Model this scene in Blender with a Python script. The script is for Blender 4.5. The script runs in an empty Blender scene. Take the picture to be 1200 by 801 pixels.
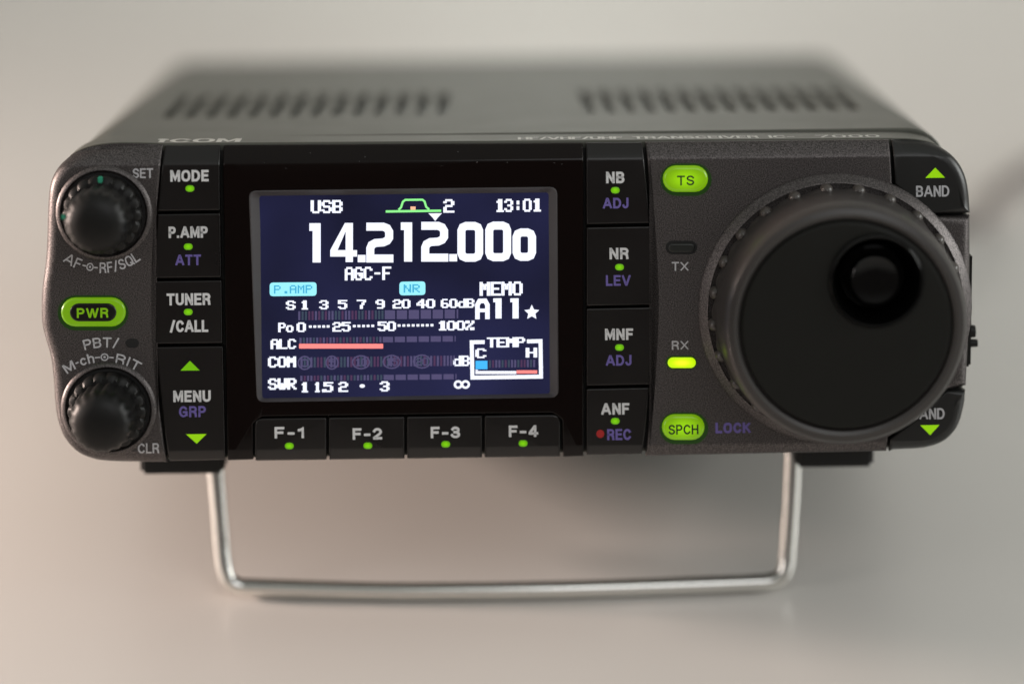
import bpy, bmesh, math, random
from mathutils import Vector, Matrix
from mathutils.geometry import tessellate_polygon
random.seed(7)
PI = math.pi
sc = bpy.context.scene
MM = 0.001

# ------------------------------------------------------------------ camera
F_PX, D0 = 3600.0, 554.0                 # focal length in 1200-px units, distance to the panel (mm)
TILT = math.radians(12.0)                 # the set leans back on its wire stand
ROLL = math.radians(0.72)
Yc = Vector((-32/F_PX, 640/F_PX, 1.0)).normalized()      # depth axis of the set seen from the camera
Xc = Vector((math.cos(ROLL), math.sin(ROLL), 0)); Xc.z = -(Xc.x*Yc.x + Xc.y*Yc.y)/Yc.z; Xc.normalize()
Zc = Vector((0, 0, 0)) - Xc.cross(Yc)
if Zc.y < 0: Zc = -Zc
Oc = Vector((0, (400.5-354)/F_PX*D0, D0))                # middle of the front panel, camera axes (right, up, forward)
CAML = Vector((-Oc.dot(Xc), -Oc.dot(Yc), -Oc.dot(Zc)))   # camera in the set's own axes (mm)
def ray(px, py):
    v = Vector(((px-600)/F_PX, (400.5-py)/F_PX, 1.0))
    return Vector((v.dot(Xc), v.dot(Yc), v.dot(Zc)))
def pp(px, py, y=0.0):                   # measured point -> (x, z) on the plane at depth y of the set
    r = ray(px, py); t = (y-CAML.y)/r.y
    return (CAML.x+r.x*t, CAML.z+r.z*t)
def ptop(px, py, z):                     # measured point -> (x, y) on the plane at height z of the set
    r = ray(px, py); t = (z-CAML.z)/r.z
    return (CAML.x+r.x*t, CAML.y+r.y*t)
BAR_Y = 25.0
WIRE = 1.6
bz = pp(595, 688, BAR_Y)[1]
ROOT_Z = -(bz*math.cos(TILT) - BAR_Y*math.sin(TILT)) + WIRE
ROOT = Matrix.Translation((0, 0, ROOT_Z)) @ Matrix.Rotation(-TILT, 4, 'X')      # mm
def to_local_table(px, py, z):           # measured point on the table -> world x, y (mm)
    o = ROOT @ CAML; d = ROOT.to_3x3() @ ray(px, py)
    t = (z-o.z)/d.z
    return o + d*t
cam = bpy.data.cameras.new('camera'); cob = bpy.data.objects.new('camera', cam); sc.collection.objects.link(cob)
rgt = Vector((Xc.x, Yc.x, Zc.x)); up = Vector((Xc.y, Yc.y, Zc.y)); fwd = Vector((Xc.z, Yc.z, Zc.z))
R3 = ROOT.to_3x3() @ Matrix((rgt, up, -fwd)).transposed()
cob.matrix_world = Matrix.Translation((ROOT @ CAML)*MM) @ R3.to_4x4()
cam.sensor_fit = 'HORIZONTAL'; cam.sensor_width = 36; cam.lens = F_PX/1200*36
cam.clip_start = 0.02; cam.clip_end = 50
cam.dof.use_dof = True; cam.dof.focus_distance = D0*MM*0.999; cam.dof.aperture_fstop = 4.2
cam.dof.aperture_blades = 9
sc.camera = cob

# ------------------------------------------------------------------ light
w = bpy.data.worlds.new('World'); sc.world = w; w.use_nodes = True
bg = w.node_tree.nodes['Background']; bg.inputs[1].default_value = 1.0
_tc = w.node_tree.nodes.new('ShaderNodeTexCoord'); _sx = w.node_tree.nodes.new('ShaderNodeSeparateXYZ'); _rp = w.node_tree.nodes.new('ShaderNodeValToRGB')
w.node_tree.links.new(_tc.outputs['Generated'], _sx.inputs[0]); w.node_tree.links.new(_sx.outputs['Z'], _rp.inputs[0]); w.node_tree.links.new(_rp.outputs[0], bg.inputs[0])
_rp.color_ramp.elements[0].position = 0.20; _rp.color_ramp.elements[0].color = (0.085, 0.075, 0.070, 1)      # dim room
_rp.color_ramp.elements[1].position = 0.80; _rp.color_ramp.elements[1].color = (0.41, 0.425, 0.40, 1)      # pale ceiling
def area(name, loc, target, sx, sy, power, col):
    l = bpy.data.lights.new(name, 'AREA'); l.shape = 'RECTANGLE'; l.size = sx; l.size_y = sy
    l.energy = power; l.color = col
    o = bpy.data.objects.new(name, l); sc.collection.objects.link(o)
    o.location = loc
    o.rotation_euler = (Vector(target)-Vector(loc)).to_track_quat('-Z', 'Y').to_euler()
    return o
area('back_pool_light', (0.03, 0.64, 0.22), (0.02, 0.62, 0.0), 0.14, 0.10, 0.33, (0.95, 1.0, 0.95))  # small lamp added low over the table for the bright patch behind the set
wl = area('warm_lamp', (-0.54, 0.08, 0.138), (0.0, 0.02, 0.0), 0.055, 0.05, 2.5, (1.0, 0.79, 0.69))
wl.data.spread = math.radians(125)                # beam narrowed to keep the far left of the table dimmer
area('room_light', (0.30, -0.80, 0.80), (0.0, 0.0, 0.05), 0.6, 0.5, 1.7, (0.98, 0.98, 1.0))
area('side_window', (0.95, -0.05, 0.36), (0.0, 0.05, 0.02), 0.6, 0.45, 6.4, (0.98, 1.0, 0.97))
area('left_fill_light', (-0.85, -0.40, 0.36), (-0.02, 0.0, 0.05), 0.30, 0.40, 1.5, (1.0, 0.92, 0.88))  # fill lamp added to lift the dial flank and knob rims
sc.view_settings.view_transform = 'Standard'; sc.view_settings.look = 'None'
sc.view_settings.exposure = 0.0; sc.view_settings.gamma = 1.0; sc.view_settings.use_curve_mapping = False

# ------------------------------------------------------------------ materials
def srgb(r, g, b):
    f = lambda c: (c/255/12.92) if c/255 <= 0.04045 else ((c/255+0.055)/1.055)**2.4
    return (f(r), f(g), f(b), 1)
def mat(name, col, rough=0.5, metal=0.0, emit=None, estr=0.0, spec=0.5, bump=None, flake=0.0, coat=0.0, rvar=0.0):
    m = bpy.data.materials.new(name); m.use_nodes = True
    nt = m.node_tree; b = nt.nodes['Principled BSDF']
    if len(col) == 3: col = (*col, 1)
    b.inputs['Base Color'].default_value = col; b.inputs['Roughness'].default_value = rough
    b.inputs['Metallic'].default_value = metal; b.inputs['Specular IOR Level'].default_value = spec
    b.inputs['Coat Weight'].default_value = coat
    if emit:
        b.inputs['Emission Color'].default_value = (*emit[:3], 1); b.inputs['Emission Strength'].default_value = estr
    tc = nt.nodes.new('ShaderNodeTexCoord')
    if bump:
        n = nt.nodes.new('ShaderNodeTexNoise'); n.inputs['Scale'].default_value = bump[0]; n.inputs['Detail'].default_value = 3
        bp = nt.nodes.new('ShaderNodeBump'); bp.inputs['Strength'].default_value = bump[1]; bp.inputs['Distance'].default_value = bump[2]
        nt.links.new(tc.outputs['Object'], n.inputs['Vector']); nt.links.new(n.outputs['Fac'], bp.inputs['Height'])
        nt.links.new(bp.outputs['Normal'], b.inputs['Normal'])
    if flake:
        n = nt.nodes.new('ShaderNodeTexNoise'); n.inputs['Scale'].default_value = 5200; n.inputs['Detail'].default_value = 1
        mx = nt.nodes.new('ShaderNodeMixRGB'); mx.blend_type = 'MIX'
        r = nt.nodes.new('ShaderNodeValToRGB'); r.color_ramp.elements[0].position = 0.35; r.color_ramp.elements[1].position = 0.72
        mx.inputs[1].default_value = tuple(c*(1-flake) for c in col[:3])+(1,)
        mx.inputs[2].default_value = tuple(min(1, c*(1+1.8*flake)) for c in col[:3])+(1,)
        nt.links.new(tc.outputs['Object'], n.inputs['Vector']); nt.links.new(n.outputs['Fac'], r.inputs['Fac'])
        nt.links.new(r.outputs['Color'], mx.inputs[0]); nt.links.new(mx.outputs[0], b.inputs['Base Color'])
    if rvar:
        n = nt.nodes.new('ShaderNodeTexNoise'); n.inputs['Scale'].default_value = 90; n.inputs['Detail'].default_value = 5
        mr = nt.nodes.new('ShaderNodeMapRange'); mr.inputs['To Min'].default_value = rough-rvar; mr.inputs['To Max'].default_value = rough+rvar
        nt.links.new(tc.outputs['Object'], n.inputs['Vector']); nt.links.new(n.outputs['Fac'], mr.inputs['Value'])
        nt.links.new(mr.outputs['Result'], b.inputs['Roughness'])
    return m
M = {}
M['panel'] = mat('metallic_grey_paint', (0.090, 0.081, 0.080), 0.46, 0.80, flake=0.52, bump=(4200, 0.08, 0.00003))
M['case'] = mat('grey_case_paint', (0.074, 0.075, 0.062), 0.48, 0.0, spec=0.33, bump=(1800, 0.12, 0.00005), rvar=0.05)
M['black'] = mat('black_plastic', (0.0045, 0.0030, 0.0028), 0.30, spec=0.5, bump=(900, 0.05, 0.00004), rvar=0.07)
M['gloss'] = mat('black_gloss_plastic', (0.0048, 0.0024, 0.0020), 0.12, spec=0.22, bump=(60, 0.01, 0.00004), rvar=0.03)
M['satin'] = mat('black_satin_key', (0.009, 0.009, 0.0085), 0.36, bump=(2400, 0.08, 0.00004))
M['gap'] = mat('black_recess', (0.003, 0.003, 0.003), 0.7)
M['rubber'] = mat('dark_rubber', (0.0045, 0.0042, 0.0038), 0.45, spec=0.3, bump=(1500, 0.12, 0.00005), rvar=0.06)
M['grip'] = mat('knob_grip_rubber', (0.036, 0.032, 0.030), 0.36, bump=(1500, 0.08, 0.00005))
M['stud'] = mat('grip_stud_rubber', (0.060, 0.052, 0.047), 0.30, bump=(1500, 0.05, 0.00004))
M['face'] = mat('knob_face_satin', (0.0075, 0.0075, 0.006), 0.46, spec=0.25, bump=(1200, 0.06, 0.00004), rvar=0.05)
M['dimple'] = mat('dimple_gloss', (0.0016, 0.0016, 0.0016), 0.10, spec=0.4)
M['foot'] = mat('foot_rubber', (0.008, 0.008, 0.008), 0.75)
M['chrome'] = mat('chromed_wire', (0.88, 0.87, 0.83), 0.22, 1.0, bump=(300, 0.02, 0.0001))
M['bezel'] = mat('lcd_frame', (0.060, 0.055, 0.058), 0.55, bump=(2500, 0.1, 0.00004))
M['white'] = mat('legend_white', (0.70, 0.71, 0.72), 0.6)
M['pale'] = mat('legend_grey', (0.50, 0.50, 0.52), 0.6)
M['violet'] = mat('legend_violet', (0.155, 0.118, 0.40), 0.6)
M['red'] = mat('legend_red', (0.42, 0.012, 0.012), 0.6)
M['mint'] = mat('mint_mark', (0.03, 0.33, 0.20), 0.5)
M['dark'] = mat('legend_dark', (0.010, 0.022, 0.004), 0.6)
M['silver'] = mat('case_silver_print', (0.46, 0.46, 0.43), 0.5)
def em(name, rgb, s, rough=0.3):
    c = srgb(*rgb); return mat(name, tuple(x*0.3 for x in c[:3]), rough, emit=c, estr=s)
M['green'] = em('green_backlight', (148, 210, 14), 0.80, 0.2)
M['greendot'] = em('green_indicator', (122, 205, 0), 0.80)
M['greenarrow'] = em('green_arrow_backlight', (122, 200, 4), 0.62)
M['greenring'] = em('green_ring_backlight', (132, 190, 14), 0.50)
M['glowgap'] = em('painted_gap_glow', (22, 52, 6), 0.8)  # green spill from the lit keys, put into their gaps as emission
M['led_on'] = em('receive_led_lit', (208, 255, 0), 1.15)
def lamp_behind(m, s_mid, s_edge, core=None):     # a lamp behind the middle of a translucent cap
    nt = m.node_tree; b = nt.nodes['Principled BSDF']
    tc = nt.nodes.new('ShaderNodeTexCoord'); mp = nt.nodes.new('ShaderNodeMapping'); ln = nt.nodes.new('ShaderNodeVectorMath'); ln.operation = 'LENGTH'
    mp.inputs['Location'].default_value = (-1, 0, -1); mp.inputs['Scale'].default_value = (2, 0, 2)
    mr = nt.nodes.new('ShaderNodeMapRange'); mr.interpolation_type = 'SMOOTHSTEP'
    mr.inputs['From Min'].default_value = 0.1; mr.inputs['From Max'].default_value = 1.05; mr.inputs['To Min'].default_value = s_mid; mr.inputs['To Max'].default_value = s_edge
    nt.links.new(tc.outputs['Generated'], mp.inputs['Vector']); nt.links.new(mp.outputs[0], ln.inputs[0]); nt.links.new(ln.outputs['Value'], mr.inputs['Value'])
    nt.links.new(mr.outputs['Result'], b.inputs['Emission Strength'])
    if core:
        mx = nt.nodes.new('ShaderNodeMixRGB'); mx.inputs[1].default_value = core; mx.inputs[2].default_value = b.inputs['Emission Color'].default_value
        m2 = nt.nodes.new('ShaderNodeMapRange'); m2.inputs['From Min'].default_value = 0.1; m2.inputs['From Max'].default_value = 0.8
        nt.links.new(ln.outputs['Value'], m2.inputs['Value']); nt.links.new(m2.outputs['Result'], mx.inputs[0]); nt.links.new(mx.outputs[0], b.inputs['Emission Color'])
M['keylamp'] = em('green_key_backlight', (150, 212, 16), 0.8, 0.2); lamp_behind(M['keylamp'], 0.92, 0.42)
lamp_behind(M['led_on'], 1.25, 0.80, srgb(232, 255, 40)); lamp_behind(M['greendot'], 0.85, 0.45)
M['led_off'] = mat('transmit_led_unlit', (0.018, 0.020, 0.018), 0.3)
M['cable'] = mat('cable_jacket', (0.19, 0.165, 0.155), 0.5)
M['s_white'] = em('lcd_white', (236, 240, 255), 1.08)
M['s_dim'] = em('lcd_dim_violet', (88, 82, 122), 0.72)
M['s_dim2'] = em('lcd_dim_teal', (62, 76, 96), 0.72)
M['s_dim3'] = em('lcd_dim_plum', (84, 56, 92), 0.72)
M['s_green'] = em('lcd_green', (140, 240, 140), 1.0)
M['s_cyan'] = em('lcd_cyan', (150, 232, 246), 1.0)
M['s_blue'] = em('lcd_cyan_ink', (70, 176, 214), 0.9)
M['s_sky'] = em('lcd_sky_blue', (66, 180, 248), 1.0)
M['s_red'] = em('lcd_salmon', (255, 138, 134), 1.0)
M['s_orange'] = em('lcd_orange', (250, 186, 150), 1.0)
# LCD ground: faintly uneven backlight of the panel itself
m = mat('lcd_ground', (0.004, 0.004, 0.006), 0.18)
nt = m.node_tree; b = nt.nodes['Principled BSDF']
tc = nt.nodes.new('ShaderNodeTexCoord'); n = nt.nodes.new('ShaderNodeTexNoise'); n.inputs['Scale'].default_value = 38
r = nt.nodes.new('ShaderNodeValToRGB')
r.color_ramp.elements[0].color = srgb(15, 17, 40); r.color_ramp.elements[1].color = srgb(34, 36, 73)
r.color_ramp.elements[0].position = 0.3; r.color_ramp.elements[1].position = 0.7
nt.links.new(tc.outputs['Object'], n.inputs['Vector']); nt.links.new(n.outputs['Fac'], r.inputs['Fac'])
nt.links.new(r.outputs['Color'], b.inputs['Emission Color']); b.inputs['Emission Strength'].default_value = 1.0
M['s_bg'] = m
def setting_mat(name, c1, c2, rough, scale, bumpd, spec=0.5):
    m = mat(name, c1, rough, spec=spec); nt = m.node_tree; b = nt.nodes['Principled BSDF']
    tc = nt.nodes.new('ShaderNodeTexCoord')
    n = nt.nodes.new('ShaderNodeTexNoise'); n.inputs['Scale'].default_value = scale; n.inputs['Detail'].default_value = 6
    mx = nt.nodes.new('ShaderNodeMixRGB'); mx.inputs[1].default_value = (*c1, 1); mx.inputs[2].default_value = (*c2, 1)
    nt.links.new(tc.outputs['Object'], n.inputs['Vector']); nt.links.new(n.outputs['Fac'], mx.inputs[0]); nt.links.new(mx.outputs[0], b.inputs['Base Color'])
    n2 = nt.nodes.new('ShaderNodeTexNoise'); n2.inputs['Scale'].default_value = 900; bp = nt.nodes.new('ShaderNodeBump')
    bp.inputs['Strength'].default_value = 0.12; bp.inputs['Distance'].default_value = bumpd
    nt.links.new(tc.outputs['Object'], n2.inputs['Vector']); nt.links.new(n2.outputs['Fac'], bp.inputs['Height']); nt.links.new(bp.outputs['Normal'], b.inputs['Normal'])
    return m
M['table'] = setting_mat('pale_laminate', (0.545, 0.525, 0.50), (0.60, 0.58, 0.55), 0.33, 9, 0.0001)
M['wall'] = setting_mat('pale_wall_paint', (0.66, 0.655, 0.62), (0.70, 0.69, 0.655), 0.8, 5, 0.0002)

# ------------------------------------------------------------------ helpers
def weighted(o):                          # keeps big flat faces flat next to small rounded edges
    md = o.modifiers.new('weighted_normal', 'WEIGHTED_NORMAL'); md.mode = 'FACE_AREA'; md.weight = 80; md.keep_sharp = True
def build(name, bm, material, parent=None, smooth=True, ang=35):
    me = bpy.data.meshes.new(name)
    bmesh.ops.scale(bm, vec=(MM, MM, MM), verts=bm.verts)
    bmesh.ops.recalc_face_normals(bm, faces=bm.faces)
    bm.to_mesh(me); bm.free()
    me.materials.append(material)
    if smooth:
        for p in me.polygons: p.use_smooth = True
        me.set_sharp_from_angle(angle=math.radians(ang))
    o = bpy.data.objects.new(name, me); sc.collection.objects.link(o)
    if smooth: weighted(o)
    if parent is not None: o.parent = parent
    return o
def cut(o, bm):                          # carve a pocket
    me = bpy.data.meshes.new('cutter'); bmesh.ops.scale(bm, vec=(MM, MM, MM), verts=bm.verts)
    bmesh.ops.recalc_face_normals(bm, faces=bm.faces); bm.to_mesh(me); bm.free()
    c = bpy.data.objects.new('cutter', me); sc.collection.objects.link(c)
    if o.parent is not None: c.matrix_world = RM
    par = o.parent; o.modifiers.clear()
    md = o.modifiers.new('cut', 'BOOLEAN'); md.operation = 'DIFFERENCE'; md.object = c; md.solver = 'EXACT'
    bpy.context.view_layer.update()
    dg = bpy.context.evaluated_depsgraph_get()
    new = bpy.data.meshes.new_from_object(o.evaluated_get(dg))
    o.modifiers.remove(md); old = o.data; o.data = new; new.name = old.name
    bpy.data.objects.remove(c)
    for p in new.polygons: p.use_smooth = True
    new.set_sharp_from_angle(angle=math.radians(35)); weighted(o)
    return o
def rounded(poly, rad, n=5):
    out = []; N = len(poly)
    for i in range(N):
        r = rad[i] if isinstance(rad, (list, tuple)) else rad
        p0, p1, p2 = Vector(poly[i-1]), Vector(poly[i]), Vector(poly[(i+1) % N])
        if r <= 0: out.append(tuple(p1)); continue
        a, b = (p0-p1), (p2-p1); r2 = min(r, a.length*0.49, b.length*0.49)
        s, e = p1+a.normalized()*r2, p1+b.normalized()*r2
        for k in range(n+1):
            t = k/n; out.append(tuple(s*(1-t)**2 + p1*2*t*(1-t) + e*t*t))
    return out
def catmull(pts, n=4):
    out = []; N = len(pts)
    for i in range(N-1):
        p0 = Vector(pts[max(i-1, 0)]); p1 = Vector(pts[i]); p2 = Vector(pts[i+1]); p3 = Vector(pts[min(i+2, N-1)])
        for k in range(n):
            t = k/n
            out.append(tuple(0.5*((2*p1)+(p2-p0)*t+(2*p0-5*p1+4*p2-p3)*t*t+(3*p1-p0-3*p2+p3)*t**3)))
    out.append(tuple(pts[-1])); return out
def pill(cx, cy, w_, h_, n=10):          # stadium outline
    r = h_/2; L = w_/2-r; o = []
    for k in range(n+1): a = -PI/2+PI*k/n; o.append((cx+L+r*math.cos(a), cy+r*math.sin(a)))
    for k in range(n+1): a = PI/2+PI*k/n; o.append((cx-L+r*math.cos(a), cy+r*math.sin(a)))
    return o
Z_T1, Z_T0 = pp(600, 190)[1], pp(600, 168)[1]
Z_B1, Z_B0 = pp(600, 522)[1], pp(600, 541)[1]
def prof(z):                             # the panel's face rolls back at its top and bottom edges
    if z > Z_T1: return 2.3*((z-Z_T1)/(Z_T0-Z_T1))**1.25
    if z < Z_B1: return 1.7*((Z_B1-z)/(Z_B1-Z_B0))**1.3
    return 0.0
def slab_bm(poly, yf, yb, bev, seg=4, profile=True, hole=None):
    """closed solid from an outline in (x, z) mm; front edge rounded by bev (number or per-vertex list)"""
    N = len(poly)
    A = sum(poly[i][0]*poly[(i+1) % N][1]-poly[(i+1) % N][0]*poly[i][1] for i in range(N))
    if A < 0:
        poly = poly[::-1]
        if isinstance(bev, list): bev = bev[::-1]
    if not isinstance(bev, list): bev = [bev]*N
    mit = []
    for i in range(N):
        a = (Vector(poly[i])-Vector(poly[i-1])).normalized(); b = (Vector(poly[(i+1) % N])-Vector(poly[i])).normalized()
        na, nb = Vector((-a.y, a.x)), Vector((-b.y, b.x)); s = na+nb
        if s.length < 1e-4: s = na.copy()
        s.normalize(); mit.append(s*min(1.6, 1/max(0.3, s.dot(na))))
    bm = bmesh.new(); rings = []
    ring = [bm.verts.new((p[0], yb, p[1])) for p in poly]; rings.append(ring)
    for k in range(seg+1):
        t = PI/2*k/seg
        rings.append([bm.verts.new((poly[i][0]+mit[i].x*bev[i]*(1-math.cos(t)), yf+bev[i]*(1-math.sin(t)), poly[i][1]+mit[i].y*bev[i]*(1-math.cos(t)))) for i in range(N)])
    for a, b in zip(rings, rings[1:]):
        for i in range(N): bm.faces.new((a[i], a[(i+1) % N], b[(i+1) % N], b[i]))
    if hole:
        fr_ = [bm.verts.new((p[0], yf, p[1])) for p in hole]; bk_ = [bm.verts.new((p[0], yb, p[1])) for p in hole]
        for i in range(len(hole)): bm.faces.new((fr_[i], fr_[(i+1) % len(hole)], bk_[(i+1) % len(hole)], bk_[i]))
        for A_, B_ in ((rings[-1], fr_), (rings[0], bk_)):
            al = A_+B_
            for t_ in tessellate_polygon([[Vector((v.co.x, v.co.z, 0)) for v in A_], [Vector((v.co.x, v.co.z, 0)) for v in B_]]):
                bm.faces.new([al[q] for q in t_])
    else:
        f = bm.faces.new(rings[-1]); g = bm.faces.new(rings[0][::-1])
        bmesh.ops.triangulate(bm, faces=[f, g])
    if profile:
        zs = [Z_T1+(Z_T0-Z_T1)*k/6 for k in range(0, 6)]+[Z_B1+(Z_B0-Z_B1)*k/6 for k in range(0, 6)]
        for z in zs:
            bmesh.ops.bisect_plane(bm, geom=bm.verts[:]+bm.edges[:]+bm.faces[:], plane_co=(0, 0, z), plane_no=(0, 0, 1))
        for v in bm.verts:
            if v.co.y < yb-0.01: v.co.y = min(yb-0.005, v.co.y+prof(v.co.z))
    return bm
def prism_bm(poly, y0, y1):
    bm = bmesh.new(); a = [bm.verts.new((p[0], y0, p[1])) for p in poly]; b = [bm.verts.new((p[0], y1, p[1])) for p in poly]; N = len(poly)
    for i in range(N): bm.faces.new((a[i], a[(i+1) % N], b[(i+1) % N], b[i]))
    bm.faces.new(a[::-1]); bm.faces.new(b); return bm
def slab(name, px, yf, yb, material, parent, bev=0.35, profile=True, seg=4, plane=None, hole=None):
    pl = yf if plane is None else plane
    return build(name, slab_bm([pp(x, y, pl) for x, y in px], yf, yb, bev, seg, profile, hole), material, parent)
def lathe_bm(profile, cx, cz, n=72, lobes=0, amp=None, pw=1.5):
    """turned body about the set's depth axis: profile of (r, y); amp[i] gives the lobe depth at that ring"""
    bm = bmesh.new(); rings = []
    for i, (r, y) in enumerate(profile):
        if r < 1e-6: rings.append([bm.verts.new((cx, y, cz))]); continue
        ring = []
        for k in range(n):
            a = 2*PI*k/n; rr = r
            if lobes and amp and amp[i]: rr = r+amp[i]*(abs(math.cos(lobes*a/2))**pw-0.45)
            ring.append(bm.verts.new((cx+rr*math.cos(a), y, cz+rr*math.sin(a))))
        rings.append(ring)
    for a, b in zip(rings, rings[1:]):
        for k in range(n):
            k2 = (k+1) % n
            if len(a) == 1 and len(b) == 1: continue
            if len(a) == 1: bm.faces.new((a[0], b[k], b[k2]))
            elif len(b) == 1: bm.faces.new((a[k], a[k2], b[0]))
            else: bm.faces.new((a[k], a[k2], b[k2], b[k]))
    return bm
def tube_bm(pts, r, n=14):
    bm = bmesh.new(); rings = []; prev = None
    for i, p in enumerate(pts):
        p = Vector(p); t = (Vector(pts[min(i+1, len(pts)-1)])-Vector(pts[max(i-1, 0)])).normalized()
        if prev is None: u = t.orthogonal().normalized()
        else: u = (prev-t*prev.dot(t)).normalized()
        prev = u; v = t.cross(u)
        rings.append([bm.verts.new(p+(u*math.cos(2*PI*k/n)+v*math.sin(2*PI*k/n))*r) for k in range(n)])
    for a, b in zip(rings, rings[1:]):
        for k in range(n): bm.faces.new((a[k], a[(k+1) % n], b[(k+1) % n], b[k]))
    bm.faces.new(rings[0][::-1]); bm.faces.new(rings[-1]); return bm
# printed lettering: grotesque capitals drawn as strokes of constant width, fitted to a measured box
def arc(cx, cy, rx, ry, a0, a1, n=8): return [(cx+rx*math.cos(math.radians(a0+(a1-a0)*k/n)), cy+ry*math.sin(math.radians(a0+(a1-a0)*k/n))) for k in range(n+1)]
def oval(w_, n=24):
    o = []
    for k in range(n):
        a = 2*PI*k/n; c, d = math.cos(a), math.sin(a)
        o.append((w_/2+w_/2*math.copysign(abs(c)**0.8, c), 0.5+0.5*math.copysign(abs(d)**0.8, d)))
    return o+['closed']
GL = {'A': (.80, [[(0, 0), (.36, 1), (.44, 1), (.80, 0)], [(.14, .30), (.66, .30)]]),
      'B': (.62, [[(0, .52), (.34, .52)]+arc(.36, .26, .26, .26, 90, -90)+[(0, 0), (0, 1), (.32, 1)]+arc(.34, .76, .24, .24, 90, -90)]),
      'C': (.68, [arc(.36, .5, .36, .5, 38, 322, 18)]),
      'D': (.68, [[(.0, 1), (.30, 1)]+arc(.30, .5, .38, .5, 90, -90, 14)[1:]+[(0, 0), 'closed']]),
      'E': (.54, [[(.54, 1), (0, 1), (0, 0), (.54, 0)], [(0, .52), (.48, .52)]]),
      'F': (.52, [[(.52, 1), (0, 1), (0, 0)], [(0, .5), (.45, .5)]]),
      'G': (.72, [arc(.36, .5, .36, .5, 40, 318, 18)+[(.70, .15), (.70, .45), (.40, .45)]]),
      'H': (.64, [[(0, 0), (0, 1)], [(.64, 0), (.64, 1)], [(0, .52), (.64, .52)]]),
      'I': (.01, [[(0, 0), (0, 1)]]), '!': (.24, [[(.12, 0), (.12, .55)], [(.12+.13*math.cos(k*PI/5), .86+.13*math.sin(k*PI/5)) for k in range(10)]+['closed']]),
      'J': (.46, [[(.46, 1), (.46, .28)]+arc(.23, .25, .23, .25, 0, -170)]),
      'K': (.64, [[(0, 0), (0, 1)], [(.60, 1), (.02, .40)], [(.22, .60), (.64, 0)]]),
      'L': (.50, [[(0, 1), (0, 0), (.50, 0)]]),
      'M': (.82, [[(0, 0), (0, 1), (.06, 1), (.41, .12), (.76, 1), (.82, 1), (.82, 0)]]),
      'N': (.64, [[(0, 0), (0, 1), (.04, 1), (.60, 0), (.64, 0), (.64, 1)]]),
      'O': (.74, [oval(.74)]), 'P': (.58, [[(0, 0), (0, 1), (.34, 1)]+arc(.34, .73, .24, .27, 90, -90)+[(0, .46)]]),
      'Q': (.74, [oval(.74), [(.46, .26), (.76, -.02)]]),
      'R': (.62, [[(0, 0), (0, 1), (.36, 1)]+arc(.36, .75, .24, .25, 90, -90)+[(0, .5)], [(.34, .48), (.56, .34), (.60, 0)]]),
      'S': (.60, [arc(.30, .76, .29, .24, 15, 250, 12)+[(.36, .49)]+arc(.30, .25, .30, .25, 60, -165, 12)]),
      'T': (.62, [[(0, 1), (.62, 1)], [(.31, 1), (.31, 0)]]),
      'U': (.64, [[(0, 1), (0, .30)]+arc(.32, .30, .32, .30, 180, 360, 10)+[(.64, 1)]]),
      'V': (.74, [[(0, 1), (.33, 0), (.41, 0), (.74, 1)]]),
      'W': (1.06, [[(0, 1), (.24, 0), (.29, 0), (.50, .94), (.56, .94), (.77, 0), (.82, 0), (1.06, 1)]]),
      'X': (.70, [[(0, 0), (.70, 1)], [(0, 1), (.70, 0)]]),
      'c': (.46, [[(x, y*.72) for x, y in arc(.25, .5, .25, .5, 45, 315, 14)]]),
      'h': (.46, [[(0, 0), (0, 1)], [(0, .42)]+arc(.23, .46, .23, .25, 180, 0, 8)+[(.46, 0)]]),
      '/': (.36, [[(0, -.04), (.36, 1.04)]]), '-': (.32, [[(0, .40), (.32, .40)]]), '.': (.02, [[(0, 0), (0, .02)]]), ' ': (.30, []),
      '0': (.56, [oval(.56)]), '1': (.26, [[(0, .76), (.14, .80), (.26, 1), (.26, 0)]]),
      '2': (.56, [arc(.28, .72, .27, .28, 165, -20, 10)+[(.44, .46), (.03, .06), (.03, 0), (.56, 0)]]),
      '3': (.56, [arc(.27, .76, .25, .24, 160, -80, 10)+[(.20, .52)], [(.24, .52)]+arc(.27, .25, .29, .26, 80, -165, 12)]),
      '4': (.60, [[(.44, 0), (.44, 1), (.40, 1), (.0, .30), (.0, .24), (.60, .24)]]),
      '7': (.54, [[(0, 1), (.54, 1), (.54, .94), (.20, 0)]])}
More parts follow.
